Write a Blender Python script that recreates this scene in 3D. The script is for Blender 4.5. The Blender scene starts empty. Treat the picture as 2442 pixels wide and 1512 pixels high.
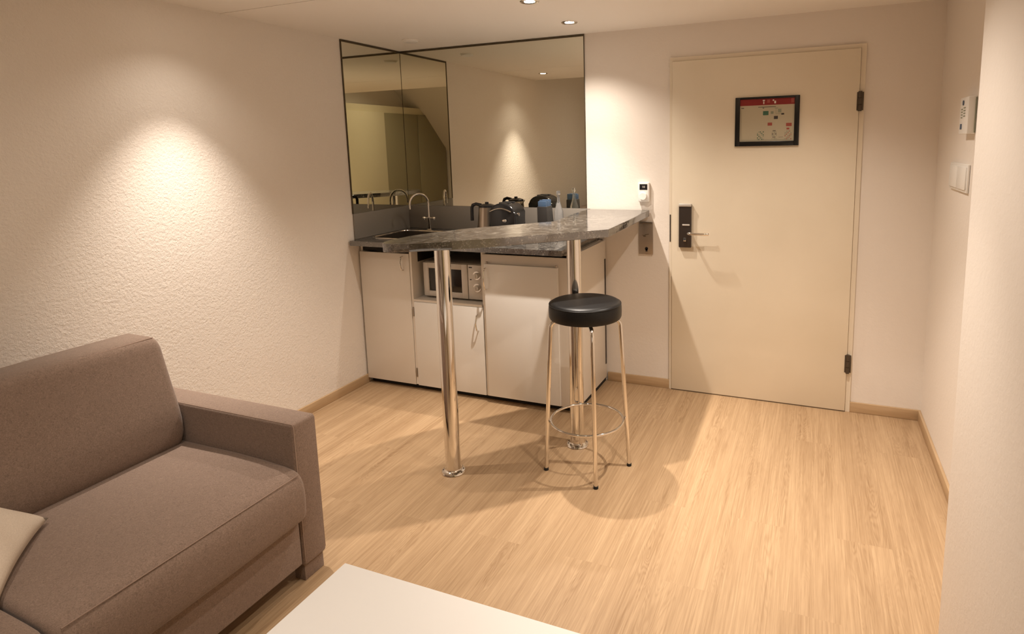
import bpy, bmesh, math, random
from mathutils import Vector, Matrix

# ------------------------------------------------------------------ camera
SC = bpy.context.scene
COL = SC.collection
CAMP = Vector((2.7195, -3.6413, 1.5323))
YAW, PIT, ROL = 0.39014, -0.1470, -0.022756
FPX, PX, PY = 1450.8, 1347.7, 562.46
fw = Vector((-math.sin(YAW)*math.cos(PIT), math.cos(YAW)*math.cos(PIT), math.sin(PIT)))
rt = Vector((math.cos(YAW), math.sin(YAW), 0)); up = rt.cross(fw)
r2 = rt*math.cos(ROL) + up*math.sin(ROL); u2 = -rt*math.sin(ROL) + up*math.cos(ROL)
cd = bpy.data.cameras.new('camera'); cam = bpy.data.objects.new('camera', cd); COL.objects.link(cam)
cd.sensor_fit = 'HORIZONTAL'; cd.sensor_width = 36; cd.lens = FPX*36/2442
cd.shift_x = -(PX-1221)/2442; cd.shift_y = (PY-756)/2442
cd.clip_start = 0.02
M = Matrix((r2, u2, -fw)).transposed().to_4x4(); M.translation = CAMP
cam.matrix_world = M
SC.camera = cam

# ------------------------------------------------------------------ world, exposure
w = bpy.data.worlds.new('world'); SC.world = w; w.use_nodes = True
w.node_tree.nodes['Background'].inputs[0].default_value = (1.0, .82, .66, 1)
w.node_tree.nodes['Background'].inputs[1].default_value = 0.02
SC.view_settings.view_transform = 'Standard'; SC.view_settings.look = 'None'
SC.view_settings.gamma = 1; SC.view_settings.use_curve_mapping = False
SC.view_settings.exposure = 1.18
LAMP = (1.0, .885, .77)
BEAM, FLOOD = 46.0, 25.0

# ------------------------------------------------------------------ helpers
def tag(o, label=None, cat=None, group=None, kind=None):
    if label: o['label'] = label
    if cat: o['category'] = cat
    if group: o['group'] = group
    if kind: o['kind'] = kind
    return o

def thing(name, loc, label=None, cat=None, group=None, kind=None):
    o = bpy.data.objects.new(name, None); COL.objects.link(o); o.location = loc
    o.empty_display_size = .05
    return tag(o, label, cat, group, kind)

def root(o):
    while o.parent: o = o.parent
    return o

class MB:
    """collects shapes in world coordinates; build() links them as ONE mesh"""
    def __init__(s): s.bm = bmesh.new(); s.mi = 0
    def _fin(s, verts):
        for f in {f for v in verts for f in v.link_faces}: f.material_index = s.mi
    def mat(s, i): s.mi = i; return s
    def box(s, a, b, bev=0, seg=2, rot=None, piv=None):
        a, b = Vector(a), Vector(b); c = (a+b)/2; d = b-a
        r = bmesh.ops.create_cube(s.bm, size=1, matrix=Matrix.Translation(c) @ Matrix.Diagonal((*d, 1)))
        vs = r['verts']
        if bev:
            es = list({e for v in vs for e in v.link_edges})
            rr = bmesh.ops.bevel(s.bm, geom=es, offset=bev, segments=seg, affect='EDGES', profile=.5)
            vs = list({v for f in rr['faces'] for v in f.verts} | {v for v in vs if v.is_valid})
        if rot: bmesh.ops.rotate(s.bm, verts=vs, cent=piv or c, matrix=rot)
        s._fin(vs); return s
    def cyl(s, p, q, r, r_end=None, n=32, cap=True):
        p, q = Vector(p), Vector(q); d = q-p
        m = Matrix.Translation((p+q)/2) @ d.to_track_quat('Z', 'Y').to_matrix().to_4x4()
        k = bmesh.ops.create_cone(s.bm, cap_ends=cap, segments=n, radius1=r, radius2=r if r_end is None else r_end, depth=d.length, matrix=m)
        s._fin(k['verts']); return s
    def sphere(s, c, r, sc=(1, 1, 1), n=20):
        k = bmesh.ops.create_uvsphere(s.bm, u_segments=n, v_segments=n//2, radius=r, matrix=Matrix.Translation(c) @ Matrix.Diagonal((*sc, 1)))
        s._fin(k['verts']); return s
    def lathe(s, c, prof, n=48):
        c = Vector(c); rings = []
        for (r, z) in prof:
            if r < 1e-6: rings.append([s.bm.verts.new(c+Vector((0, 0, z)))])
            else: rings.append([s.bm.verts.new(c+Vector((r*math.cos(t*2*math.pi/n), r*math.sin(t*2*math.pi/n), z))) for t in range(n)])
        for A, B in zip(rings, rings[1:]):
            for t in range(n):
                u = (t+1) % n
                if len(A) == 1 and len(B) == 1: continue
                f = [A[0], B[u], B[t]] if len(A) == 1 else [A[t], A[u], B[0]] if len(B) == 1 else [A[t], A[u], B[u], B[t]]
                f = s.bm.faces.new(f); f.material_index = s.mi
        return s
    def prism(s, pts, vec, bev=0, seg=2):
        """polygon (3d points) pushed along vec"""
        vec = Vector(vec); A = [s.bm.verts.new(p) for p in pts]; B = [s.bm.verts.new(Vector(p)+vec) for p in pts]
        n = len(pts); fs = [s.bm.faces.new(A[::-1]), s.bm.faces.new(B)]
        for i in range(n): fs.append(s.bm.faces.new((A[i], A[(i+1) % n], B[(i+1) % n], B[i])))
        for f in fs: f.material_index = s.mi
        if bev:
            es = list({e for v in A+B for e in v.link_edges})
            rr = bmesh.ops.bevel(s.bm, geom=es, offset=bev, segments=seg, affect='EDGES', profile=.5)
            for f in rr['faces']: f.material_index = s.mi
        return s
    def tube(s, pts, r, n=14, closed=False):
        pts = [Vector(p) for p in pts]; N = len(pts); rings = []; prev = None
        for i, p in enumerate(pts):
            if closed: t = (pts[(i+1) % N]-pts[i-1]).normalized()
            else: t = (pts[min(i+1, N-1)]-pts[max(i-1, 0)]).normalized()
            if prev is None:
                a = Vector((0, 0, 1)) if abs(t.z) < .9 else Vector((1, 0, 0)); x = t.cross(a).normalized()
            else: x = (prev - t*prev.dot(t)).normalized()
            prev = x; y = t.cross(x)
            rings.append([s.bm.verts.new(p+x*r*math.cos(k*2*math.pi/n)+y*r*math.sin(k*2*math.pi/n)) for k in range(n)])
        L = list(zip(rings, rings[1:])) + ([(rings[-1], rings[0])] if closed else [])
        for A, B in L:
            for k in range(n):
                f = s.bm.faces.new((A[k], A[(k+1) % n], B[(k+1) % n], B[k])); f.material_index = s.mi
        if not closed:
            for R, fl in ((rings[0], 1), (rings[-1], 0)):
                f = s.bm.faces.new(R[::-1] if fl else R); f.material_index = s.mi
        return s
    def quad(s, *p):
        f = s.bm.faces.new([s.bm.verts.new(q) for q in p]); f.material_index = s.mi; return s
    def build(s, name, mats, parent=None, origin=None, smooth=True, angle=35, label=None):
        bmesh.ops.recalc_face_normals(s.bm, faces=s.bm.faces)
        if parent: off = root(parent).location.copy()
        else: off = Vector(origin) if origin else Vector((0, 0, 0))
        bmesh.ops.translate(s.bm, verts=s.bm.verts, vec=-off)
        me = bpy.data.meshes.new(name); s.bm.to_mesh(me); s.bm.free()
        for m in (mats if isinstance(mats, (list, tuple)) else [mats]): me.materials.append(m)
        o = bpy.data.objects.new(name, me); COL.objects.link(o)
        if parent: o.parent = parent
        else: o.location = off
        if smooth:
            for p in me.polygons: p.use_smooth = True
            try: me.set_sharp_from_angle(angle=math.radians(angle))
            except Exception: pass
        if label: o['label'] = label
        return o

def struct(name, mb, m, **k): return tag(mb.build(name, m, **k), kind='structure')

def arc(c, r, a0, a1, n, ax, ay):
    c, ax, ay = Vector(c), Vector(ax), Vector(ay)
    return [c+ax*r*math.cos(a0+(a1-a0)*i/n)+ay*r*math.sin(a0+(a1-a0)*i/n) for i in range(n+1)]

# ------------------------------------------------------------------ materials
def mat(name, col=(.8, .8, .8), rough=.5, metal=0, spec=.5, **kw):
    m = bpy.data.materials.new(name); m.use_nodes = True
    b = m.node_tree.nodes['Principled BSDF']
    b.inputs['Base Color'].default_value = (*col, 1); b.inputs['Roughness'].default_value = rough
    b.inputs['Metallic'].default_value = metal; b.inputs['Specular IOR Level'].default_value = spec
    for k, v in kw.items(): b.inputs[k].default_value = v
    m['b'] = 1
    return m
def NT(m): return m.node_tree, m.node_tree.nodes, m.node_tree.links, m.node_tree.nodes['Principled BSDF']
def add_noise(m, scale, c1, c2, lo=.3, hi=.7, detail=4, stretch=(1, 1, 1), bump=0, bdist=.002, rough=None):
    t, n, l, b = NT(m)
    tc = n.new('ShaderNodeTexCoord'); mp = n.new('ShaderNodeMapping'); mp.inputs['Scale'].default_value = stretch
    nz = n.new('ShaderNodeTexNoise'); nz.inputs['Scale'].default_value = scale; nz.inputs['Detail'].default_value = detail
    cr = n.new('ShaderNodeValToRGB'); cr.color_ramp.elements[0].position = lo; cr.color_ramp.elements[1].position = hi
    cr.color_ramp.elements[0].color = (*c1, 1); cr.color_ramp.elements[1].color = (*c2, 1)
    l.new(tc.outputs['Object'], mp.inputs[0]); l.new(mp.outputs[0], nz.inputs['Vector']); l.new(nz.outputs['Fac'], cr.inputs[0]); l.new(cr.outputs[0], b.inputs['Base Color'])
    if bump:
        bp = n.new('ShaderNodeBump'); bp.inputs['Strength'].default_value = bump; bp.inputs['Distance'].default_value = bdist
        l.new(nz.outputs['Fac'], bp.inputs['Height']); l.new(bp.outputs[0], b.inputs['Normal'])
    return m

def plaster(name, col, strength, scale=75):
    m = mat(name, col, .75, spec=.25); t, n, l, b = NT(m)
    tc = n.new('ShaderNodeTexCoord')
    a = n.new('ShaderNodeTexNoise'); a.inputs['Scale'].default_value = scale; a.inputs['Detail'].default_value = 3; a.inputs['Distortion'].default_value = 1.2
    v = n.new('ShaderNodeTexVoronoi'); v.feature = 'SMOOTH_F1'; v.inputs['Scale'].default_value = scale*.8
    ad = n.new('ShaderNodeMath'); ad.operation = 'ADD'
    ml = n.new('ShaderNodeMath'); ml.operation = 'MULTIPLY'; ml.inputs[1].default_value = .6
    bp = n.new('ShaderNodeBump'); bp.inputs['Strength'].default_value = strength; bp.inputs['Distance'].default_value = .006
    l.new(tc.outputs['Object'], a.inputs['Vector']); l.new(tc.outputs['Object'], v.inputs['Vector'])
    l.new(v.outputs['Distance'], ml.inputs[0]); l.new(a.outputs['Fac'], ad.inputs[0]); l.new(ml.outputs[0], ad.inputs[1])
    l.new(ad.outputs[0], bp.inputs['Height']); l.new(bp.outputs[0], b.inputs['Normal'])
    return m

WALL = (.84, .775, .705)
m_wall_rough = plaster('textured_plaster', WALL, .36, 105)
m_wall = plaster('smooth_plaster', WALL, .10, 60)
m_ceil = mat('ceiling_paint', (.92, .87, .80), .8, spec=.2)
m_seam = mat('seam_shadow_gap', (.35, .28, .2), .9)
m_door = add_noise(mat('door_lacquer', rough=.38), 3, (.80, .71, .56), (.84, .75, .60))
m_frame = mat('door_frame_paint', (.80, .71, .57), .4)
m_cab = mat('cabinet_laminate', (.80, .74, .66), .42)
m_cabw = mat('white_laminate', (.88, .85, .80), .38)
m_dark = mat('black_plinth_and_shade', (.012, .01, .009), .8)  # plinth black, also painted shade inside the door gap, niche and bread slots
m_black = mat('black_plastic', (.012, .012, .013), .22)
m_blackm = mat('matt_black_plastic', (.02, .018, .017), .5)
m_chrome = mat('chrome', (.80, .77, .73), .07, 1)
m_steel = mat('brushed_steel', (.42, .37, .32), .42, 1)
m_splash = mat('grey_splashback_laminate', (.24, .215, .185), .35)
m_steel_d = mat('dark_steel', (.22, .19, .16), .4, 1)
m_kettle = add_noise(mat('kettle_steel', rough=.3, metal=1), 6, (.42, .36, .3), (.62, .55, .47), stretch=(1, 1, .1))
m_mirror = mat('mirror_silvering', (.79, .77, .66), .0, 1)
m_trim = mat('mirror_edge_strip', (.10, .08, .05), .35, .6)
m_white = mat('white_plastic', (.86, .84, .80), .35)
m_leather = add_noise(mat('black_leatherette', rough=.40, spec=.3), 160, (.006, .006, .006), (.010, .009, .009), bump=.08, bdist=.001)
m_rubber = mat('black_rubber', (.01, .01, .01), .7)
m_table = mat('white_table_lacquer', (.80, .78, .75), .30)
m_glass_dark = mat('dark_window_glass', (.02, .016, .014), .06)
m_silver = mat('silver_plastic', (.62, .58, .53), .35, .25)
m_lock = mat('anodised_bronze', (.055, .042, .035), .35, .4)
m_hinge = mat('dark_hinge_metal', (.10, .08, .06), .4, .7)
m_olive = mat('olive_wardrobe_panel', (.36, .32, .20), .5)
m_cream = mat('cream_wardrobe_panel', (.80, .72, .50), .4)
m_clear = mat('clear_plastic', (.95, .97, 1), .05); NT(m_clear)[3].inputs['Transmission Weight'].default_value = .92; NT(m_clear)[3].inputs['IOR'].default_value = 1.45
m_pillow = add_noise(mat('beige_cushion_cotton', rough=.9), 300, (.60, .50, .40), (.70, .60, .49), bump=.1)
m_lamp = mat('lamp_lens', (1, 1, 1), .5); _b = NT(m_lamp)[3]; _b.inputs['Emission Color'].default_value = (1, .88, .72, 1); _b.inputs['Emission Strength'].default_value = 14
m_blue = mat('blue_foil', (.05, .09, .16), .35)
m_red = mat('print_red', (.24, .015, .014), .5); m_paper = mat('notice_paper', (.50, .45, .33), .45)
m_green = mat('print_green', (.05, .14, .09), .5); m_grey = mat('print_grey', (.28, .30, .22), .5); m_ink = mat('print_ink', (.05, .04, .04), .5)
m_pred = mat('print_light_red', (.36, .08, .06), .5); m_pwh = mat('print_white', (.75, .68, .6), .5)
m_glue = mat('notice_glass_frame', (.006, .006, .006), .25)

# granite
m_granite = mat('speckled_granite', rough=.11, spec=.5, IOR=2.7)
t, n, l, b = NT(m_granite)
tc = n.new('ShaderNodeTexCoord')
n1 = n.new('ShaderNodeTexNoise'); n1.inputs['Scale'].default_value = 120; n1.inputs['Detail'].default_value = 6; n1.inputs['Roughness'].default_value = .75
n2 = n.new('ShaderNodeTexNoise'); n2.inputs['Scale'].default_value = 14; n2.inputs['Detail'].default_value = 5; n2.inputs['Distortion'].default_value = 1.5
ad = n.new('ShaderNodeMath'); ad.operation = 'MULTIPLY_ADD'; ad.inputs[1].default_value = .45
cr = n.new('ShaderNodeValToRGB'); e = cr.color_ramp.elements
e[0].position = .62; e[0].color = (.03, .026, .023, 1); e[1].position = .98; e[1].color = (.38, .35, .30, 1)
k = cr.color_ramp.elements.new(.78); k.color = (.085, .077, .068, 1)
l.new(tc.outputs['Object'], n1.inputs['Vector']); l.new(tc.outputs['Object'], n2.inputs['Vector'])
l.new(n2.outputs['Fac'], ad.inputs[0]); l.new(n1.outputs['Fac'], ad.inputs[2]); l.new(ad.outputs[0], cr.inputs[0]); l.new(cr.outputs[0], b.inputs['Base Color'])

# floor laminate, boards run along Y
def wood(name, base, light, plank=True, rough=.42):
    m = mat(name, rough=rough, spec=.35); t, n, l, b = NT(m)
    tc = n.new('ShaderNodeTexCoord'); sp = n.new('ShaderNodeSeparateXYZ'); l.new(tc.outputs['Object'], sp.inputs[0])
    cb = n.new('ShaderNodeCombineXYZ'); l.new(sp.outputs['Y'], cb.inputs['X']); l.new(sp.outputs['X'], cb.inputs['Y'])
    br = n.new('ShaderNodeTexBrick'); br.offset = .37; br.inputs['Scale'].default_value = 1
    br.inputs['Brick Width'].default_value = 1.25; br.inputs['Row Height'].default_value = .19
    br.inputs['Mortar Size'].default_value = .0006 if plank else 0; br.inputs['Mortar Smooth'].default_value = .5
    br.inputs['Color1'].default_value = (0, 0, 0, 1); br.inputs['Color2'].default_value = (1, 1, 1, 1); br.inputs['Mortar'].default_value = (0, 0, 0, 1)
    br.inputs['Bias'].default_value = 0
    l.new(cb.outputs[0], br.inputs['Vector'])
    # shift the grain of every board
    sh = n.new('ShaderNodeVectorMath'); sh.operation = 'MULTIPLY_ADD'; sh.inputs[1].default_value = (3.1, 7.7, 5.3)
    l.new(br.outputs['Color'], sh.inputs[0]); l.new(tc.outputs['Object'], sh.inputs[2])
    def noise(sc, st, det=4, dist=0, rg=.55):
        mp = n.new('ShaderNodeMapping'); mp.inputs['Scale'].default_value = st; l.new(sh.outputs[0], mp.inputs[0])
        z = n.new('ShaderNodeTexNoise'); z.inputs['Scale'].default_value = sc; z.inputs['Detail'].default_value = det
        z.inputs['Distortion'].default_value = dist; z.inputs['Roughness'].default_value = rg; l.new(mp.outputs[0], z.inputs['Vector']); return z
    fine = noise(1, (150, 2.6, 1), 4, .8, .62)
    pore = noise(1, (420, 14, 1), 2, .3, .5)
    broad = noise(1, (9, .5, 1), 3, .8)
    # cathedral figure: thin wavy contour lines of a stretched field, only along the heart of some boards
    fig = noise(1, (15, 1.7, 1), 2.0, .8, .5)
    mask = noise(1, (10, .5, 1), 1, .2, .4)
    def mad(a, k, c):
        z = n.new('ShaderNodeMath'); z.operation = 'MULTIPLY_ADD'; l.new(a, z.inputs[0]); z.inputs[1].default_value = k
        if isinstance(c, float): z.inputs[2].default_value = c
        else: l.new(c, z.inputs[2])
        return z.outputs[0]
    def math1(op, a, bval=None):
        z = n.new('ShaderNodeMath'); z.operation = op; l.new(a, z.inputs[0])
        if bval is not None:
            if isinstance(bval, float): z.inputs[1].default_value = bval
            else: l.new(bval, z.inputs[1])
        return z.outputs[0]
    sn = math1('SINE', math1('MULTIPLY', fig.outputs['Fac'], 60.0))
    ln = math1('POWER', math1('ABSOLUTE', sn), 3.0)
    mr = n.new('ShaderNodeMapRange'); mr.inputs[1].default_value = .48; mr.inputs[2].default_value = .66; l.new(mask.outputs['Fac'], mr.inputs[0])
    fl = math1('MULTIPLY', ln, mr.outputs[0])
    v = mad(fine.outputs['Fac'], .80, mad(pore.outputs['Fac'], .22, mad(broad.outputs['Fac'], .45, mad(fl, -.15, mad(br.outputs['Color'], .03, -.22)))))
    cr = n.new('ShaderNodeValToRGB'); e = cr.color_ramp.elements
    e[0].position = .20; e[0].color = (*base, 1); e[1].position = .70; e[1].color = (*light, 1)
    l.new(v, cr.inputs[0])
    if plank:
        mx = n.new('ShaderNodeMix'); mx.data_type = 'RGBA'; mx.blend_type = 'MULTIPLY'
        mf = n.new('ShaderNodeMath'); mf.operation = 'MULTIPLY'; mf.inputs[1].default_value = .04
        l.new(br.outputs['Fac'], mf.inputs[0]); l.new(mf.outputs[0], mx.inputs['Factor'])
        l.new(cr.outputs[0], mx.inputs[6]); mx.inputs[7].default_value = (.35, .25, .18, 1); l.new(mx.outputs[2], b.inputs['Base Color'])
    else: l.new(cr.outputs[0], b.inputs['Base Color'])
    bp = n.new('ShaderNodeBump'); bp.inputs['Strength'].default_value = .06; bp.inputs['Distance'].default_value = .001
    l.new(fine.outputs['Fac'], bp.inputs['Height']); l.new(bp.outputs[0], b.inputs['Normal'])
    return m
m_floor = wood('oak_laminate', (.275, .165, .082), (.50, .345, .203))
m_base = add_noise(mat('oak_skirting', rough=.45), 4, (.46, .31, .17), (.56, .39, .23), stretch=(1, 1, 12))

# upholstery
m_sofa = mat('taupe_upholstery', rough=.92, spec=.15); t, n, l, b = NT(m_sofa)
b.inputs['Sheen Weight'].default_value = .25; b.inputs['Sheen Roughness'].default_value = .5
tc = n.new('ShaderNodeTexCoord')
z1 = n.new('ShaderNodeTexNoise'); z1.inputs['Scale'].default_value = 130; z1.inputs['Detail'].default_value = 5; z1.inputs['Distortion'].default_value = 2.2; z1.inputs['Roughness'].default_value = .7
cr = n.new('ShaderNodeValToRGB'); e = cr.color_ramp.elements
e[0].position = .30; e[0].color = (.165, .112, .084, 1); e[1].position = .72; e[1].color = (.335, .240, .186, 1)
z2 = n.new('ShaderNodeTexNoise'); z2.inputs['Scale'].default_value = 700; z2.inputs['Detail'].default_value = 2
bp = n.new('ShaderNodeBump'); bp.inputs['Strength'].default_value = .35; bp.inputs['Distance'].default_value = .001
l.new(tc.outputs['Object'], z1.inputs['Vector']); l.new(tc.outputs['Object'], z2.inputs['Vector'])
l.new(z1.outputs['Fac'], cr.inputs[0]); l.new(cr.outputs[0], b.inputs['Base Color']); l.new(z2.outputs['Fac'], bp.inputs['Height']); l.new(bp.outputs[0], b.inputs['Normal'])
m_seamf = mat('upholstery_piping', (.30, .21, .16), .9)

# ------------------------------------------------------------------ setting
H, W = 2.209, 3.301
YB = -2.22          # the low ceiling ends here, the attic room behind is taller
HU, YR = 2.95, -5.2
WT = .12
struct('floor', MB().box((-WT, YR-WT, -.1), (4.0, WT, 0)), m_floor, smooth=False)
c = MB().box((-WT, -1.398, H), (W+.7, WT, H+.1)).box((-WT, YB, H), (W+.7, -1.403, H+.1)).mat(1).box((-WT, -1.41, H+.004), (W+.7, -1.39, H+.09))
c.mat(0).box((-WT, YB-.04, H+.0), (W+.7, YB, HU))
struct('ceiling', c, [m_ceil, m_seam], smooth=False)
u = MB().box((-WT, -3.7, HU), (4.0, YB, HU+.1))
u.prism([(-WT, -3.7, HU), (-WT, YR, 1.5), (-WT, YR, 1.6), (-WT, -3.7, HU+.1)], (4.12, 0, 0))
struct('trim_1', u, m_ceil, smooth=False)
struct('wall_left', MB().box((-WT, YR, 0), (0, WT, HU)), m_wall_rough, smooth=False)
# back wall around the door opening
DX0, DX1, DZ = 1.93, 2.925, 2.003
bw = MB().box((-WT, 0, 0), (DX0-.014, WT, H)).box((DX1+.022, 0, 0), (W+WT, WT, H)).box((DX0-.014, 0, DZ+.02), (DX1+.022, WT, H))
struct('wall_back', bw, m_wall, smooth=False)
struct('wall_right', MB().box((W, YR, 0), (W+WT, 0, HU)), m_wall, smooth=False)
struct('wall_rear', MB().box((-WT, YR-WT, 0), (4.0, YR, 1.6)), m_wall, smooth=False)
struct('wall_side', MB().box((3.105, -2.62, 0), (W, -1.74, H), .009, 3), m_wall)
BH = .059
struct('baseboard_left', MB().box((0, -2.02, 0), (.014, -.545, BH), .003), m_base)
bb = MB().box((1.508, -.014, 0), (DX0-.016, 0, BH), .003).box((DX1+.024, -.014, 0), (W, 0, BH), .003)
struct('baseboard_back', bb, m_base)
struct('baseboard_right', MB().box((W-.014, -1.739, 0), (W, -.014, BH), .003), m_base)

# door
d = thing('door_1', (DX0, 0, 0), kind='structure')
MB().box((DX0+.0015, -.022, .006), (DX1-.0015, .02, 2.0015), .002).build('door_leaf', m_door, d)
fr = MB()
fr.box((DX0-.016, -.012, 0), (DX0, .10, DZ+.022)).box((DX1, -.012, 0), (DX1+.024, .10, DZ+.022)).box((DX0, -.012, DZ), (DX1, .10, DZ+.022))
fr.box((DX0, .021, 0), (DX0+.02, .06, DZ)).box((DX1-.02, .021, 0), (DX1, .06, DZ)).box((DX0, .021, DZ-.02), (DX1, .06, DZ))
fr.box((DX0-.01, .06, 0), (DX1+.01, .11, DZ+.01))
fr.build('door_frame', m_frame, d)
MB().box((DX0, -.02, 0), (DX1, .06, .005)).build('threshold', m_steel_d, d)
for z0, z1 in ((1.677, 1.782), (.23, .34)):
    h = MB()
    zz = (z1-z0)/3
    for i in range(3): h.cyl((2.9275, -.026, z0+i*zz+.001), (2.9275, -.026, z0+(i+1)*zz-.001), .0095, n=16)
    h.box((2.912, -.024, z0+.005), (2.945, -.016, z1-.005), .001)
    h.build('hinge', m_hinge, d)
MB().box((1.9155, -.0135, .940), (1.9225, -.0115, 1.106)).build('strike_plate', m_lock, d)
lk = MB().box((1.976, -.042, .912), (2.050, -.021, 1.174), .004, 3).build('lock_plate', m_lock, d, label='dark bronze electronic lock plate')
MB().box((1.976, -.047, 1.158), (2.050, -.024, 1.176), .004, 3).build('lock_cap', m_silver, lk)
MB().box((1.998, -.046, 1.044), (2.042, -.040, 1.054), .002).build('card_reader_slot', m_silver, lk)
MB().cyl((2.013, -.041, .966), (2.013, -.050, .966), .0095, n=20).box((2.005, -.049, .950), (2.021, -.041, .966), .002).build('keyhole', m_chrome, lk)
hp = [(2.040, -.04, 1.003), (2.040, -.075, 1.003)] + arc((2.054, -.075, 1.003), .014, math.pi, 1.5*math.pi, 5, (1, 0, 0), (0, 1, 0)) + [(2.150, -.089, 1.002), (2.158, -.084, 1.002)]
MB().tube(hp, .0085, 12).build('door_handle', m_chrome, d, label='chrome lever handle')

# framed notice on the door
nt = thing('framed_notice', (2.46, -.022, 1.505), 'black framed escape plan with a red header hanging on the cream door', 'picture frame')
f = MB(); X0, X1, Z0, Z1, FW_ = 2.292, 2.632, 1.506, 1.777, .026
f.box((X0, -.036, Z0), (X0+FW_, -.022, Z1), .002).box((X1-FW_, -.036, Z0), (X1, -.022, Z1), .002).box((X0+FW_-.001, -.036, Z0), (X1-FW_+.001, -.022, Z0+FW_), .002).box((X0+FW_-.001, -.036, Z1-.012), (X1-FW_+.001, -.022, Z1), .002)
f.build('frame', m_glue, nt)
p = MB(); px0, px1, pz0, pz1 = X0+FW_-.002, X1-FW_+.002, Z0+FW_-.002, Z1-.011
p.box((px0, -.028, pz0), (px1, -.023, pz1))
def R(u0, v0, u1, v1, i, y=-.0288):
    p.mat(i); a = px0+(px1-px0)*u0; bx = px0+(px1-px0)*u1; c0 = pz1-(pz1-pz0)*v0; c1 = pz1-(pz1-pz0)*v1
    p.box((a, y, c1), (bx, -.0279, c0))
R(0, 0, 1, .15, 1)
R(.42, .03, .46, .055, 7, -.0292); R(.43, .065, .45, .125, 7, -.0292)
R(.50, .025, .55, .10, 6, -.0292); R(.60, .03, .625, .06, 7, -.0292); R(.63, .06, .66, .12, 7, -.0292)
R(.93, .02, .985, .12, 6, -.0292)
R(.03, .20, .08, .215, 5); R(.34, .19, .66, .20, 5); R(.42, .21, .45, .225, 5)
R(.43, .29, .53, .385, 2); R(.57, .30, .62, .36, 3); R(.64, .22, .70, .235, 4); R(.66, .24, .665, .36, 4); R(.66, .355, .78, .362, 4)
R(.70, .25, .76, .33, 3); R(.76, .35, .81, .385, 5); R(.63, .41, .70, .48, 5)
R(.52, .56, .60, .63, 6); R(.85, .58, .95, .655, 6); R(.86, .69, .91, .73, 6)
for i in range(5):
    for j in range(6):
        if (i*7+j*5) % 3: R(.33+i*.026, .76+j*.035, .348+i*.026, .782+j*.035, 3 if (i+j) % 2 else 2)
        if (i*5+j*3) % 4: R(.60+i*.018, .74+j*.037, .61+i*.018, .765+j*.037, 3 if j % 2 else 5)
        if (i*3+j*7) % 4: R(.83+i*.026, .76+j*.035, .846+i*.026, .78+j*.035, 3 if (i+j) % 3 else 6)
R(.72, .90, .80, .905, 5); R(.03, .25, .033, .92, 4); R(.03, .955, .95, .96, 4)
p.build('printed_sheet', [m_paper, m_red, m_green, m_grey, m_grey, m_ink, m_pred, m_pwh], nt, smooth=False)

# ------------------------------------------------------------------ mirrors and splashbacks
ZB, ZW = 1.133, .969
mz1 = H-.002
ml = thing('wall_mirror', (0, -.3, ZB), 'tall tinted mirror on the left wall above the sink', 'mirror')
MB().box((.001, -.583, ZB+.001), (.007, -.009, mz1-.012)).build('mirror_glass', m_mirror, ml, smooth=False)
MB().box((.001, -.588, ZB), (.010, -.583, mz1)).box((.001, -.583, mz1-.012), (.010, -.002, mz1)).build('edge_strip', m_trim, ml, smooth=False)
mb = thing('wall_mirror', (.7, 0, ZB), 'wide tinted mirror on the back wall above the kettle, reaching the ceiling', 'mirror')
MB().box((.009, -.007, ZB+.001), (1.376, -.001, mz1-.012)).build('mirror_glass', m_mirror, mb, smooth=False)
MB().box((1.376, -.010, ZB), (1.3795, -.001, mz1)).box((.0105, -.010, mz1-.012), (1.376, -.001, mz1)).box((.0015, -.0085, ZB), (.0085, -.001, mz1-.013)).build('edge_strip', m_trim, mb, smooth=False)
tag(MB().box((.001, -.585, ZW), (.011, -.012, ZB-.001), .001).build('splashback', m_splash, origin=(0, -.3, ZW)), 'grey splashback panel on the left wall beside the sink', 'splashback')
tag(MB().box((.001, -.011, ZW), (1.40, -.001, ZB-.001), .001).build('splashback', m_splash, origin=(.7, 0, ZW)), 'long grey splashback panel on the back wall behind the kettle and tap', 'splashback')

# ------------------------------------------------------------------ kitchen base units
YF, YC = -.562, -.545
CT = .936
def bow_handle(x, z0, z1, parent, y=YF, name='handle'):
    pts = [(x, y+.004, z1), (x, y-.018, z1-.004)] + [(x, y-.018-.012*math.sin(math.pi*i/8), z1-.004+(z0-z1+.008)*i/8) for i in range(9)] + [(x, y-.018, z0+.004), (x, y+.004, z0)]
    return MB().tube(pts, .0042, 10).build(name, m_chrome, parent)
# left: tall door with a dark gap under the worktop
k1 = thing('base_cabinet', (.2, -.28, 0), 'leftmost cream base cabinet with one full height door, against the left wall', 'cabinet', 'cream base cabinets under the worktop')
MB().box((.012, YC, .04), (.028, -.013, CT)).box((.387, YC, .04), (.399, -.013, CT)).box((.028, YC, .04), (.387, -.013, .056)).box((.028, -.03, .056), (.387, -.013, CT)).box((.012, YF+.004, CT-.012), (.399, YC, CT)).build('carcass', m_cab, k1, smooth=False)
MB().box((.03, YC, .895), (.386, YC+.01, CT-.013)).build('gap_shade', m_dark, k1, smooth=False)  # near-black strip painting the shade inside the open gap above the door
dr = MB().box((.014, YF, .036), (.396, YC-.001, .888), .0015).build('door', m_cab, k1)
bow_handle(.350, .782, .872, dr)
MB().box((.02, -.525, 0), (.399, -.50, .04)).build('plinth', m_dark, k1, smooth=False)
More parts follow.
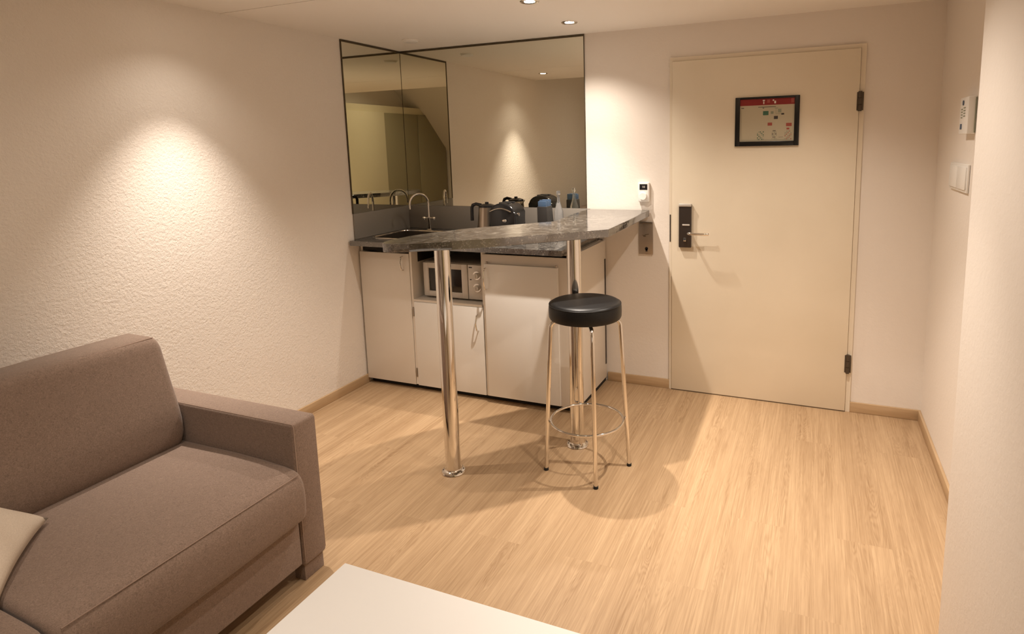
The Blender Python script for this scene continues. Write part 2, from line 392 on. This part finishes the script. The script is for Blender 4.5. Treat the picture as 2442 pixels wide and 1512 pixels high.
# middle: open niche above a short door
k2 = thing('base_cabinet', (.65, -.28, 0), 'middle cream base cabinet with an open niche holding the microwave over a short door', 'cabinet', 'cream base cabinets under the worktop')
MB().box((.400, YF+.002, .04), (.414, -.013, CT)).box((.902, YC, .04), (.914, -.013, CT)).box((.414, YF+.002, .586), (.902, -.013, .601)).box((.414, YC, .04), (.902, -.013, .056)).box((.414, -.03, .056), (.902, -.013, CT)).box((.414, YF+.002, CT-.010), (.914, -.013, CT)).build('carcass', m_cab, k2, smooth=False)
MB().box((.4145, -.5, CT-.03), (.9015, -.032, CT-.0105)).build('niche_shade', m_dark, k2, smooth=False)  # near-black sheet painting the shade at the top of the niche
dr = MB().box((.416, YF-.002, .036), (.911, YC-.001, .584), .0015).build('door', m_cabw, k2)
bow_handle(.874, .440, .541, dr)
for z in (.52, .12): MB().box((.404, YF-.004, z-.03), (.413, YF+.004, z+.03), .002).build('hinge', m_steel, k2)
MB().box((.400, -.525, 0), (.914, -.50, .04)).build('plinth', m_dark, k2, smooth=False)
# right: recessed surround and a raised whiter door, side panel facing the entrance
k3 = thing('base_cabinet', (1.2, -.28, 0), 'rightmost cream base cabinet with a raised whiter door, behind the bar stool', 'cabinet', 'cream base cabinets under the worktop')
MB().box((.915, YC, .04), (.93, -.013, CT)).box((.93, YC, .04), (1.485, -.013, .056)).box((.93, -.03, .056), (1.485, -.013, CT)).box((.93, YC, CT-.012), (1.485, -.013, CT)).build('carcass', m_cab, k3, smooth=False)
MB().box((.917, YF, .036), (1.482, YC-.001, .912), .0015).build('surround', m_cab, k3)
dr = MB().box((.940, YF-.020, .045), (1.408, YF-.0005, .858), .002).build('door', m_cabw, k3, label='raised white door')
bow_handle(.952, .705, .835, k3, YF-.020)
for x in (.958, 1.40): MB().cyl((x, YF-.014, .860), (x, YF-.014, .872), .006, n=12).build('hinge', m_steel, k3)
sp = MB().box((1.486, YF+.001, .03), (1.503, -.013, .934), .0015).build('side_panel', m_cab, k3)
MB().box((1.503, -.040, .122), (1.5065, -.022, .816), .001).build('recessed_strip', m_lock, sp)
MB().box((.915, -.525, 0), (1.475, -.50, .04)).box((1.475, -.525, 0), (1.495, -.014, .03)).build('plinth', m_dark, k3, smooth=False)

# worktop with a cut-out for the sink
wt = MB()
SX0, SX1, SY0, SY1 = .075, .42, -.50, -.16
z0, z1 = CT+.001, ZW-.001
YW = -.642; XW = 1.462
wt.box((.012, YW, z0), (SX0, -.012, z1)).box((SX1, YW, z0), (XW, -.012, z1)).box((SX0, YW, z0), (SX1, SY0, z1)).box((SX0, SY1, z0), (SX1, -.012, z1))
bmesh.ops.remove_doubles(wt.bm, verts=wt.bm.verts, dist=1e-5)
tag(wt.build('worktop', m_granite, origin=(.7, -.3, z0), smooth=False), 'dark speckled granite worktop lying on the cream base cabinets', 'worktop')
# sink
sk = thing('sink', (.2475, -.33, z1), 'small steel sink let into the granite worktop in the corner', 'sink')
s_ = MB()
s_.box((SX0+.003, SY0+.003, ZW-.14), (SX1-.003, SY1-.003, ZW-.137))
s_.box((SX0+.003, SY0+.003, ZW-.137), (SX0+.006, SY1-.003, ZW)).box((SX1-.006, SY0+.003, ZW-.137), (SX1-.003, SY1-.003, ZW)).box((SX0+.006, SY0+.003, ZW-.137), (SX1-.006, SY0+.006, ZW)).box((SX0+.006, SY1-.006, ZW-.137), (SX1-.006, SY1-.003, ZW))
s_.build('basin', m_steel_d, sk, smooth=False)
s_ = MB()
rp = []
for cx_, cy_, a in ((SX1-.04, SY1-.04, 0), (SX0+.04, SY1-.04, .5), (SX0+.04, SY0+.04, 1), (SX1-.04, SY0+.04, 1.5)):
    rp += arc((cx_, cy_, ZW+.001), .052, a*math.pi, (a+.5)*math.pi, 6, (1, 0, 0), (0, 1, 0))
s_.tube(rp, .005, 8, closed=True); s_.build('rim', m_chrome, sk)
MB().cyl((.25, -.33, ZW-.137), (.25, -.33, ZW-.134), .03).build('drain', m_chrome, sk)
# tap
tp = thing('tap', (.245, -.105, ZW), 'chrome mixer tap with cross handle standing behind the sink in the mirrored corner', 'tap')
MB().lathe((.245, -.105, ZW), [(0, 0), (.022, 0), (.022, .006), (.013, .012), (.011, .07), (.013, .075), (.013, .095), (0, .097)]).build('body', m_chrome, tp)
MB().cyl((.205, -.105, ZW+.085), (.285, -.105, ZW+.085), .006).sphere((.205, -.105, ZW+.085), .013).sphere((.285, -.105, ZW+.085), .013).build('cross_handle', m_chrome, tp)
dirv = Vector((-.45, -.89, 0)).normalized()
sptp = [Vector((.245, -.105, ZW+.09)), Vector((.245, -.105, ZW+.19))]
cc = Vector((.245, -.105, ZW+.19)) + dirv*.07
sptp += arc(cc, .07, math.pi, .0, 12, dirv, (0, 0, 1))[1:] + [cc+dirv*.07+Vector((0, 0, -.03))]
MB().tube(sptp, .0075, 14).build('spout', m_chrome, tp)

# microwave
mw = thing('microwave_oven', (.66, -.32, .602), 'silver grey microwave oven with two knobs standing in the open cabinet niche', 'microwave')
MB().box((.455, -.485, .612), (.886, -.10, .832), .006, 3).build('body', m_silver, mw)
dd = MB()
a0, a1, b0, b1 = .456, .778, .614, .830
dd.box((a0, -.505, b0), (.497, -.486, b1), .006, 3).box((.735, -.505, b0), (a1, -.486, b1), .004, 3).box((.493, -.505, b0), (.739, -.486, .650), .004, 3).box((.493, -.505, .794), (.739, -.486, b1), .004, 3)
door = dd.build('door', m_silver, mw)
MB().box((.492, -.499, .645), (.740, -.488, .798), .003).build('window', m_glass_dark, door)
cp = MB().box((.781, -.503, .614), (.885, -.486, .830), .004, 3).build('control_panel', m_silver, mw)
for z in (.766, .690):
    kb = MB().cyl((.846, -.503, z), (.846, -.509, z), .026, n=32)
    kb.mat(1).cyl((.846, -.509, z), (.846, -.526, z), .019, .016, n=32).mat(0).box((.8445, -.530, z-.015), (.8475, -.524, z+.015), .001)
    kb.build('knob', [m_chrome, m_silver], cp)
for q in ((.790, .810, .812, .817), (.795, .735, .806, .741)): MB().box((q[0], -.5042, q[1]), (q[2], -.5028, q[3])).build('printed_mark', m_ink, cp, smooth=False)
for x in (.49, .85):
    for y in (-.45, -.15): MB().cyl((x, y, .602), (x, y, .613), .012, n=16).build('foot', m_rubber, mw)

# ------------------------------------------------------------------ raised bar counter
bc = thing('bar_counter', (1.5, -.9, 0), 'angled dark granite breakfast bar on two chrome posts in front of the kitchenette', 'bar counter')
pts = [(1.388, -.014), (1.40, -.30), (1.432, -.645), (1.26, -.83), (1.085, -1.03), (1.015, -1.16), (.972, -1.30), (.957, -1.42), (.965, -1.49), (.992, -1.528), (1.04, -1.532), (1.11, -1.50), (1.26, -1.395), (1.44, -1.245), (1.812, -.885), (1.79, -.014)]
MB().prism([(x, y, 1.092) for x, y in pts], (0, 0, .038), .003, 2).build('slab', m_granite, bc, angle=20)
for (x, y) in ((1.165, -1.335), (1.631, -.888)):
    po = MB().lathe((x, y, 0), [(.0, 0), (.056, 0), (.058, .003), (.055, .009), (.040, .014), (.037, .018), (.036, .022), (.036, 1.082), (.055, 1.085), (.055, 1.0915), (0, 1.0915)], 48).build('post', m_chrome, bc)
    for i in range(4):
        a = i*math.pi/2+.5; MB().cyl((x+.047*math.cos(a), y+.047*math.sin(a), .008), (x+.047*math.cos(a), y+.047*math.sin(a), .0125), .004, n=10).build('screw', m_steel_d, po)
MB().tube([(1.765, -.80, 1.085), (1.755, -.40, 1.085)], .006).build('rail', m_chrome, bc)

# ------------------------------------------------------------------ bar stool
SCX, SCY = 1.757, -1.078
st = thing('bar_stool', (SCX, SCY, 0), 'round black padded bar stool on four chrome legs in front of the breakfast bar', 'stool')
zt = .836
SD = Vector((-.012, .030, 0))   # seat sits very slightly off the feet
MB().lathe((SCX, SCY, 0), [(0, .742), (.155, .742), (.164, .745), (.1685, .754), (.1695, .780), (.1685, .802), (.164, .814), (.155, .8205), (.140, .823), (.06, .824), (0, .824)], 64).build('seat', m_leather, st)
MB().tube([(SCX+.1665*math.cos(a*math.pi/32), SCY+.1665*math.sin(a*math.pi/32), .8115) for a in range(64)],     .0018, 8, closed=True).build('piping', m_leather, st)
FEET = [(1.579, -1.171), (1.855, -1.242), (1.940, -1.000), (1.655, -.908)]
MB().cyl((SCX, SCY, .728), (SCX, SCY, .742), .07).box((SCX-.14, SCY-.012, .732), (SCX+.14, SCY+.012, .742)).build('mounting_plate', m_blackm, st)
for fx, fy in FEET:
    v = Vector((fx-SCX, fy-SCY, 0)); v = v.normalized()
    foot = Vector((fx, fy, .008)); R0 = v.length
    top = Vector((SCX, SCY, .700)) + v*.163
    lpt = [foot.copy(), foot.lerp(top, .5), foot.lerp(top, .93), top]
    cc = top - v*.03
    lpt += arc(cc, .03, 0, math.pi/2, 6, v, (0, 0, 1))[1:]
    lpt.append(Vector((SCX, SCY, lpt[-1].z)) + v*.06)
    for q in lpt: q.z = min(q.z, .732)
    lg = MB().tube(lpt, .0098, 16).build('leg', m_chrome, st)
    MB().cyl((fx, fy, 0), (fx, fy, .013), .0112, .0112, n=18).build('rubber_foot', m_rubber, lg)
RZ = .242
MB().tube([(SCX+.172*math.cos(a*math.pi/36), SCY+.172*math.sin(a*math.pi/36), RZ) for a in range(72)], .0062, 12, closed=True).build('foot_ring', m_chrome, st)

# ------------------------------------------------------------------ worktop appliances
kt = thing('kettle', (.80, -.27, ZW), 'steel electric kettle with black handle on the worktop, left of the black toaster', 'kettle')
KX, KY = .770, -.215
MB().lathe((KX, KY, ZW), [(0, .024), (.070, .024), (.070, .03), (.060, .11), (.052, .186), (0, .188)]).build('body', m_kettle, kt)
MB().lathe((KX, KY, ZW), [(.054, .184), (.053, .196), (.03, .204), (.012, .206), (.012, .216), (0, .218)]).build('lid', m_black, kt)
MB().lathe((KX, KY, ZW), [(0, 0), (.078, 0), (.078, .012), (.074, .022), (0, .024)]).build('base', m_black, kt)
hd = Vector((-1, -.12, 0)).normalized()
k0 = Vector((KX, KY, ZW))
MB().tube([k0+hd*.04+Vector((0, 0, .196)), k0+hd*.075+Vector((0, 0, .203)), k0+hd*.098+Vector((0, 0, .196)), k0+hd*.105+Vector((0, 0, .18)), k0+hd*.106+Vector((0, 0, .13)), k0+hd*.106+Vector((0, 0, .095))], .011, 12).build('handle', m_black, kt)
MB().prism([k0-hd*.046+Vector((0, .02, .16)), k0-hd*.046+Vector((0, -.02, .16)), k0-hd*.075+Vector((0, 0, .19))], (0, 0, .008)).build('spout', m_kettle, kt)

to = thing('toaster', (.955, -.29, ZW), 'rounded black toaster with silver trim on the worktop, right of the kettle', 'toaster')
tb = []
for i in range(13):
    a = math.pi*i/12; tb.append((.955+.088*math.cos(a)*(1 if abs(math.cos(a)) < .95 else 1), 0, ZW+.165+.060*math.sin(a)))
prof = [(.862, ZW+.012)] + [(x, z) for x, _, z in tb[::-1]] + [(1.048, ZW+.012)]
MB().prism([(x, -.365, z) for x, z in prof], (0, .15, 0), .012, 3).build('body', m_black, to)
MB().box((.858, -.370, ZW), (1.052, -.210, ZW+.016), .004).build('base', m_blackm, to)
for y in (-.330, -.275): MB().box((.92, y, ZW+.219), (.99, y+.03, ZW+.2265), .001).build('bread_slot', m_dark, to)
MB().tube([(.875+.145*i/10, -.367, ZW+.172+.02*math.sin(math.pi*i/10)-.0) for i in range(11)], .0045, 10).build('trim_band', m_chrome, to)
MB().sphere((.975, -.369, ZW+.118), .013, (1.3, .6, .8)).build('lever', m_chrome, to)
MB().cyl((1.045, -.33, ZW+.155), (1.058, -.33, ZW+.155), .010).build('dial', m_chrome, to)

bx = thing('tea_box', (1.205, -.245, ZW), 'dark upright box with blue foil packets on the worktop, right of the toaster', 'box')
MB().prism([(1.160, -.29, ZW), (1.262, -.29, ZW), (1.255, -.29, ZW+.03), (1.228, -.29, ZW+.075), (1.222, -.29, ZW+.20), (1.160, -.29, ZW+.20)], (0, .09, 0), .003).build('holder', m_blackm, bx)
for i in range(4): MB().box((1.164, -.284+i*.021, ZW+.15), (1.219, -.270+i*.021, ZW+.232+.006*(i % 2)), .002).build('foil_packet', m_blue, bx)

def bottle(x, y, h, label, rb=.028):
    o = thing('glass_bottle', (x, y, ZW), label, 'bottle', 'clear bottles by the corner of the mirror')
    MB().lathe((x, y, ZW), [(0, 0), (rb, 0), (rb+.001, .006), (rb, h*.55), (rb*.55, h*.70), (.009, h*.78), (.009, h*.92), (0, h*.92)], 32).build('body', m_clear, o)
    MB().lathe((x, y, ZW+h*.92), [(0, 0), (.013, 0), (.014, h*.03), (.011, h*.08), (0, h*.085)], 24).build('stopper', m_clear, o)
bottle(1.240, -.140, .285, 'clear glass bottle standing right behind the dark box on the worktop')

# ------------------------------------------------------------------ wall fittings
th = thing('thermostat', (1.756, 0, 1.18), 'white room thermostat with black display on the back wall above the bar end', 'thermostat')
MB().box((1.721, -.026, 1.182), (1.791, -.0005, 1.302), .006, 3).build('housing', m_white, th)
s_ = MB().box((1.732, -.0275, 1.256), (1.780, -.0262, 1.290)); s_.mat(1).box((1.750, -.0281, 1.268), (1.753, -.0275, 1.280)).box((1.757, -.0281, 1.268), (1.760, -.0275, 1.280)).box((1.757, -.0281, 1.278), (1.764, -.0275, 1.280)).box((1.762, -.0281, 1.268), (1.765, -.0275, 1.280)).build('display', [m_black, m_silver], th, smooth=False)
MB().cyl((1.756, -.026, 1.217), (1.756, -.044, 1.217), .024, .021, n=40).build('dial', m_white, th)

cs = thing('socket_plate', (1.766, 0, .853), 'brushed steel wall plate with black key slot below the bar end', 'wall plate')
MB().box((1.722, -.010, .854), (1.810, -.0005, 1.056), .002).build('plate', m_steel, cs)
MB().box((1.726, -.0125, 1.044), (1.806, -.009, 1.056), .001).build('hood', m_steel_d, cs)
s_ = MB().cyl((1.770, -.0095, .890), (1.770, -.0115, .890), .010, n=20).box((1.764, -.0115, .872), (1.776, -.0095, .890)); s_.build('key_slot', m_black, cs)
s_ = MB().tube([(1.745, -.0115, .975), (1.755, -.0115, .970), (1.765, -.0115, .978), (1.785, -.0115, .980)], .002, 8).box((1.750, -.0115, .964), (1.766, -.0095, .970)); s_.build('emblem', m_steel_d, cs)

cp_ = thing('control_unit', (W, -.73, 1.54), 'white wall control unit with small buttons on the right wall, above the light switch', 'control unit')
MB().box((W-.030, -.775, 1.543), (W-.001, -.630, 1.690), .003, 3).build('housing', m_white, cp_)
MB().cyl((W-.0305, -.690, 1.668), (W-.033, -.690, 1.668), .010, n=20).build('button', m_blue, cp_)
MB().box((W-.0325, -.680, 1.562), (W-.030, -.658, 1.584)).build('button', m_blue, cp_)
for i in range(4):
    MB().box((W-.0315, -.730, 1.645-i*.011), (W-.030, -.700, 1.650-i*.011)).build('button', m_grey, cp_)
    MB().box((W-.0315, -.680, 1.640-i*.011), (W-.030, -.657, 1.645-i*.011)).build('button', m_grey, cp_)
MB().box((W-.006, -.7775, 1.548), (W-.0015, -.7745, 1.685)).build('side_grille', m_grey, cp_, smooth=False)
sw = thing('light_switch', (W, -.56, 1.30), 'flat white double light switch on the right wall, below the control unit', 'light switch')
MB().box((W-.010, -.742, 1.303), (W-.001, -.400, 1.420), .003, 3).build('plate', m_white, sw)
for y0, y1 in ((-.730, -.578), (-.565, -.412)):
    MB().box((W-.015, y0, 1.315), (W-.0095, y1, 1.408), .002, rot=Matrix.Rotation(.02, 3, 'Y')).build('rocker', m_white, sw)

sd = thing('smoke_detector', (.348, -.345, H), 'flat white disc alarm on the ceiling in front of the mirrored corner', 'smoke detector')
MB().lathe((.348, -.345, H), [(0, -.016), (.036, -.016), (.044, -.012), (.046, -.006)]).build('cover', m_white, sd)
MB().lathe((.348, -.345, H), [(.046, -.006), (.052, -.005), (.052, -.0005), (0, -.0005)]).build('base', m_ceil, sd)

# ------------------------------------------------------------------ recessed ceiling spots, plus two added fill lights at the rear
def spot(x, y, label, k=1.0, beam=70, aim=(0, 0), flood=124, H=H, fk=None):
    o = thing('ceiling_spot', (x, y, H), label, 'ceiling light', 'recessed ceiling spots')
    MB().lathe((x, y, H), [(.026, -.001), (.030, -.004), (.043, -.005), (.046, -.002), (.046, -.0005), (.026, -.0005)], 40).build('ring', m_chrome, o)
    MB().lathe((x, y, H), [(0, -.0008), (.026, -.0006), (.0255, -.003), (.0, -.0045)], 32).build('bulb', m_lamp, o)
    for nm, e, ang, bl, rad in (('beam', BEAM*k, beam, 1.0, .014), ('flood', FLOOD*(k if fk is None else fk), flood, 1.0, .016)):
        ld = bpy.data.lights.new('spot_'+nm, 'SPOT'); ld.energy = e; ld.color = LAMP; ld.spot_size = math.radians(ang); ld.spot_blend = bl; ld.shadow_soft_size = rad
        lo = bpy.data.objects.new('lamp_'+nm, ld); COL.objects.link(lo); lo.parent = o; lo.location = (0, 0, -.02-rad)
        if aim != (0, 0): lo.rotation_euler = (aim[0], aim[1], 0)
spot(1.448, -.925, 'lit round ceiling spot over the bar, the nearer of the two above the mirror')
spot(1.432, -.378, 'lit round ceiling spot nearest the top of the back mirror', .8)
spot(.330, -1.73, 'lit round ceiling spot near the left wall above the sofa arm', 1.25, beam=72, fk=.16)
spot(2.58, -.86, 'lit round ceiling spot over the floor in front of the entrance door', .92)
spot(2.58, -1.80, 'lit round ceiling spot over the floor beside the pier at the right', .8)

spot(1.25, -3.10, 'added unseen fill light set in the taller ceiling above the sofa arm', .2, flood=130, H=HU, fk=.65)  # added out of view as fill for the rear of the room
spot(2.30, -3.10, 'added unseen fill light set in the taller ceiling above the white table', .2, flood=130, H=HU, fk=1.0)  # second added fill, lifts the table and its bounce light

# ------------------------------------------------------------------ sofa
so = thing('sofa', (.6, -2.93, 0), 'taupe fabric sofa with low square arms against the left wall', 'sofa')
def arm(y0, y1, top=.60):
    a = MB().box((.10, y0, .062), (1.082, y1, top), .012, 3).build('arm', m_sofa, so)
    s_ = MB()
    for y in (y0+.006, y1-.006): s_.tube([(.12, y, top-.003), (1.074, y, top-.003), (1.0795, y, top-.012), (1.0795, y, .08)], .0022, 8)
    s_.build('piping', m_seamf, a)
arm(-2.172, -2.066); arm(-3.800, -3.694)
Y0, Y1 = -3.690, -2.176
MB().box((.12, Y0, .10), (.26, Y1, .58), .01, 3).build('back_frame', m_sofa, so)
MB().box((.26, Y0, .075), (1.078, Y1, .252), .008, 3).build('base', m_sofa, so)
def cushion(profile, y0, y1, r, crown=.006):
    """lofted cushion: the profile swept along Y, ends rounded by radius r, faces slightly crowned"""
    m = MB(); cx = sum(p[0] for p in profile)/len(profile); cz = sum(p[1] for p in profile)/len(profile)
    st = [(y0 + r*(1-math.cos(math.pi/2*k/7)), r*(1-math.sin(math.pi/2*k/7))) for k in range(8)]
    mid = [(y0+r+(y1-y0-2*r)*k/16, 0) for k in range(1, 16)]
    st = st + mid + [(y0+y1-y, q) for y, q in st[::-1]]
    rings = []
    for y, ins in st:
        tt = (y-y0)/(y1-y0); g = crown*math.sin(math.pi*tt)
        R_ = []
        for x, z in profile:
            v = Vector((x-cx, 0, z-cz)); L = v.length
            k = 1-(ins-g)/L*min(1, L/.12)
            R_.append(m.bm.verts.new((cx+v.x*k, y, cz+v.z*k)))
        rings.append(R_)
    N = len(profile)
    for A, B in zip(rings, rings[1:]):
        for k in range(N): m.bm.faces.new((A[k], A[(k+1) % N], B[(k+1) % N], B[k]))
    m.bm.faces.new(rings[0][::-1]); m.bm.faces.new(rings[-1])
    return m
YM = -2.930
for q0, q1 in ((YM, Y1), (Y0, YM)):
    e1 = .006 if q1 == Y1 else -.003
    bk = cushion([(.27, .30), (.505, .425), (.530, .448), (.546, .485), (.549, .52), (.543, .57), (.530, .62), (.505, .70), (.470, .815), (.462, .838), (.450, .854), (.432, .861), (.315, .862), (.285, .84)], q0+.003, q1-.004, .028, .004).build('backrest_cushion', m_sofa, so, angle=60)
    MB().tube([(.447, q0+.02, .857), (.447, q1-.02, .857)], .0018, 8).build('piping', m_seamf, bk)
    se = cushion([(.27, .255), (1.09, .255), (1.106, .260), (1.117, .272), (1.123, .290), (1.126, .33), (1.125, .37), (1.121, .395), (1.113, .415), (1.100, .430), (1.08, .439), (1.04, .446), (.94, .453), (.80, .456), (.50, .45), (.27, .44)], q0+.003, q1+e1, .024, .005).build('seat_cushion', m_sofa, so, angle=60)
    MB().tube([(1.109, q0+.02, .431), (1.109, q1-.015, .431)], .0018, 8).build('piping', m_seamf, se)
for x in (.16, 1.045):
    for y in (-2.119, -3.747): MB().box((x-.025, y-.045, 0), (x+.025, y+.045, .064), .003).build('foot', m_blackm if x < .5 else m_sofa, so)

# cushion leaning on the left arm
def pillow(c, size, thick, M3, name, label):
    su, sv = size
    bm = bmesh.new(); N = 24; vt = {}
    for sgn in (1, -1):
        for i in range(N+1):
            for j in range(N+1):
                if sgn == -1 and (i in (0, N) or j in (0, N)): vt[(sgn, i, j)] = vt[(1, i, j)]; continue
                u, v = 2*i/N-1, 2*j/N-1
                e = (1-u*u)*(1-v*v)
                pin = 1-.10*(1-abs(u)**2)*abs(v)**3; pin2 = 1-.10*(1-abs(v)**2)*abs(u)**3
                z = thick*sgn*(max(e, 0)**.42) + .004*math.sin(9*u+4*v)*e
                vt[(sgn, i, j)] = bm.verts.new(Vector(c)+M3 @ Vector((u*su/2*pin2, v*sv/2*pin, z)))
        for i in range(N):
            for j in range(N):
                q = [vt[(sgn, i, j)], vt[(sgn, i+1, j)], vt[(sgn, i+1, j+1)], vt[(sgn, i, j+1)]]
                bm.faces.new(q if sgn == 1 else q[::-1])
    m = MB(); m.bm.free(); m.bm = bm
    return tag(m.build(name, m_pillow, origin=c, angle=180), label, 'cushion')
ea = Vector((math.cos(math.radians(-41)), math.sin(math.radians(-41)), 0))
eb = Vector((ea.y, -ea.x, 0))*math.cos(math.radians(30)) + Vector((0, 0, .5))
Mx = Matrix((ea, eb, ea.cross(eb))).transposed()
pillow(Vector((.645, -2.692, .474)) + ea*.21 + eb*.145, (.43, .30), .05, Mx, 'throw_pillow', 'beige throw pillow leaning on the sofa backrest at the left edge')

# ------------------------------------------------------------------ white table in the foreground
tb_ = thing('low_table', (2.1, -2.85, 0), 'low white lacquered table in the foreground right of the sofa', 'table')
MB().box((1.60, -3.20, .415), (2.62, -2.508, .45), .0025, 2).build('tabletop', m_table, tb_)
for x in (1.64, 2.58):
    for y in (-3.16, -2.55): MB().box((x-.02, y-.02, 0), (x+.02, y+.02, .4145), .002).build('leg', m_table, tb_)

# ------------------------------------------------------------------ wardrobe behind, seen in the mirrors
wd = thing('wardrobe', (3.2, -3.9, 0), 'built-in wardrobe with one cream and two olive sliding doors, seen in the corner mirror', 'wardrobe')
MB().box((3.06, -5.18, 0), (W-.001, -2.63, 2.16)).build('body', m_cream, wd, smooth=False)
MB().box((3.035, -3.62, .05), (3.059, -2.66, 2.06), .002).build('sliding_door', m_cream, wd)
MB().box((3.047, -4.42, .05), (3.059, -3.63, 2.06), .002).build('sliding_door', m_olive, wd, label='olive sliding door')
MB().box((3.035, -5.16, .05), (3.059, -4.43, 2.06), .002).build('sliding_door', m_olive, wd, label='olive sliding door')
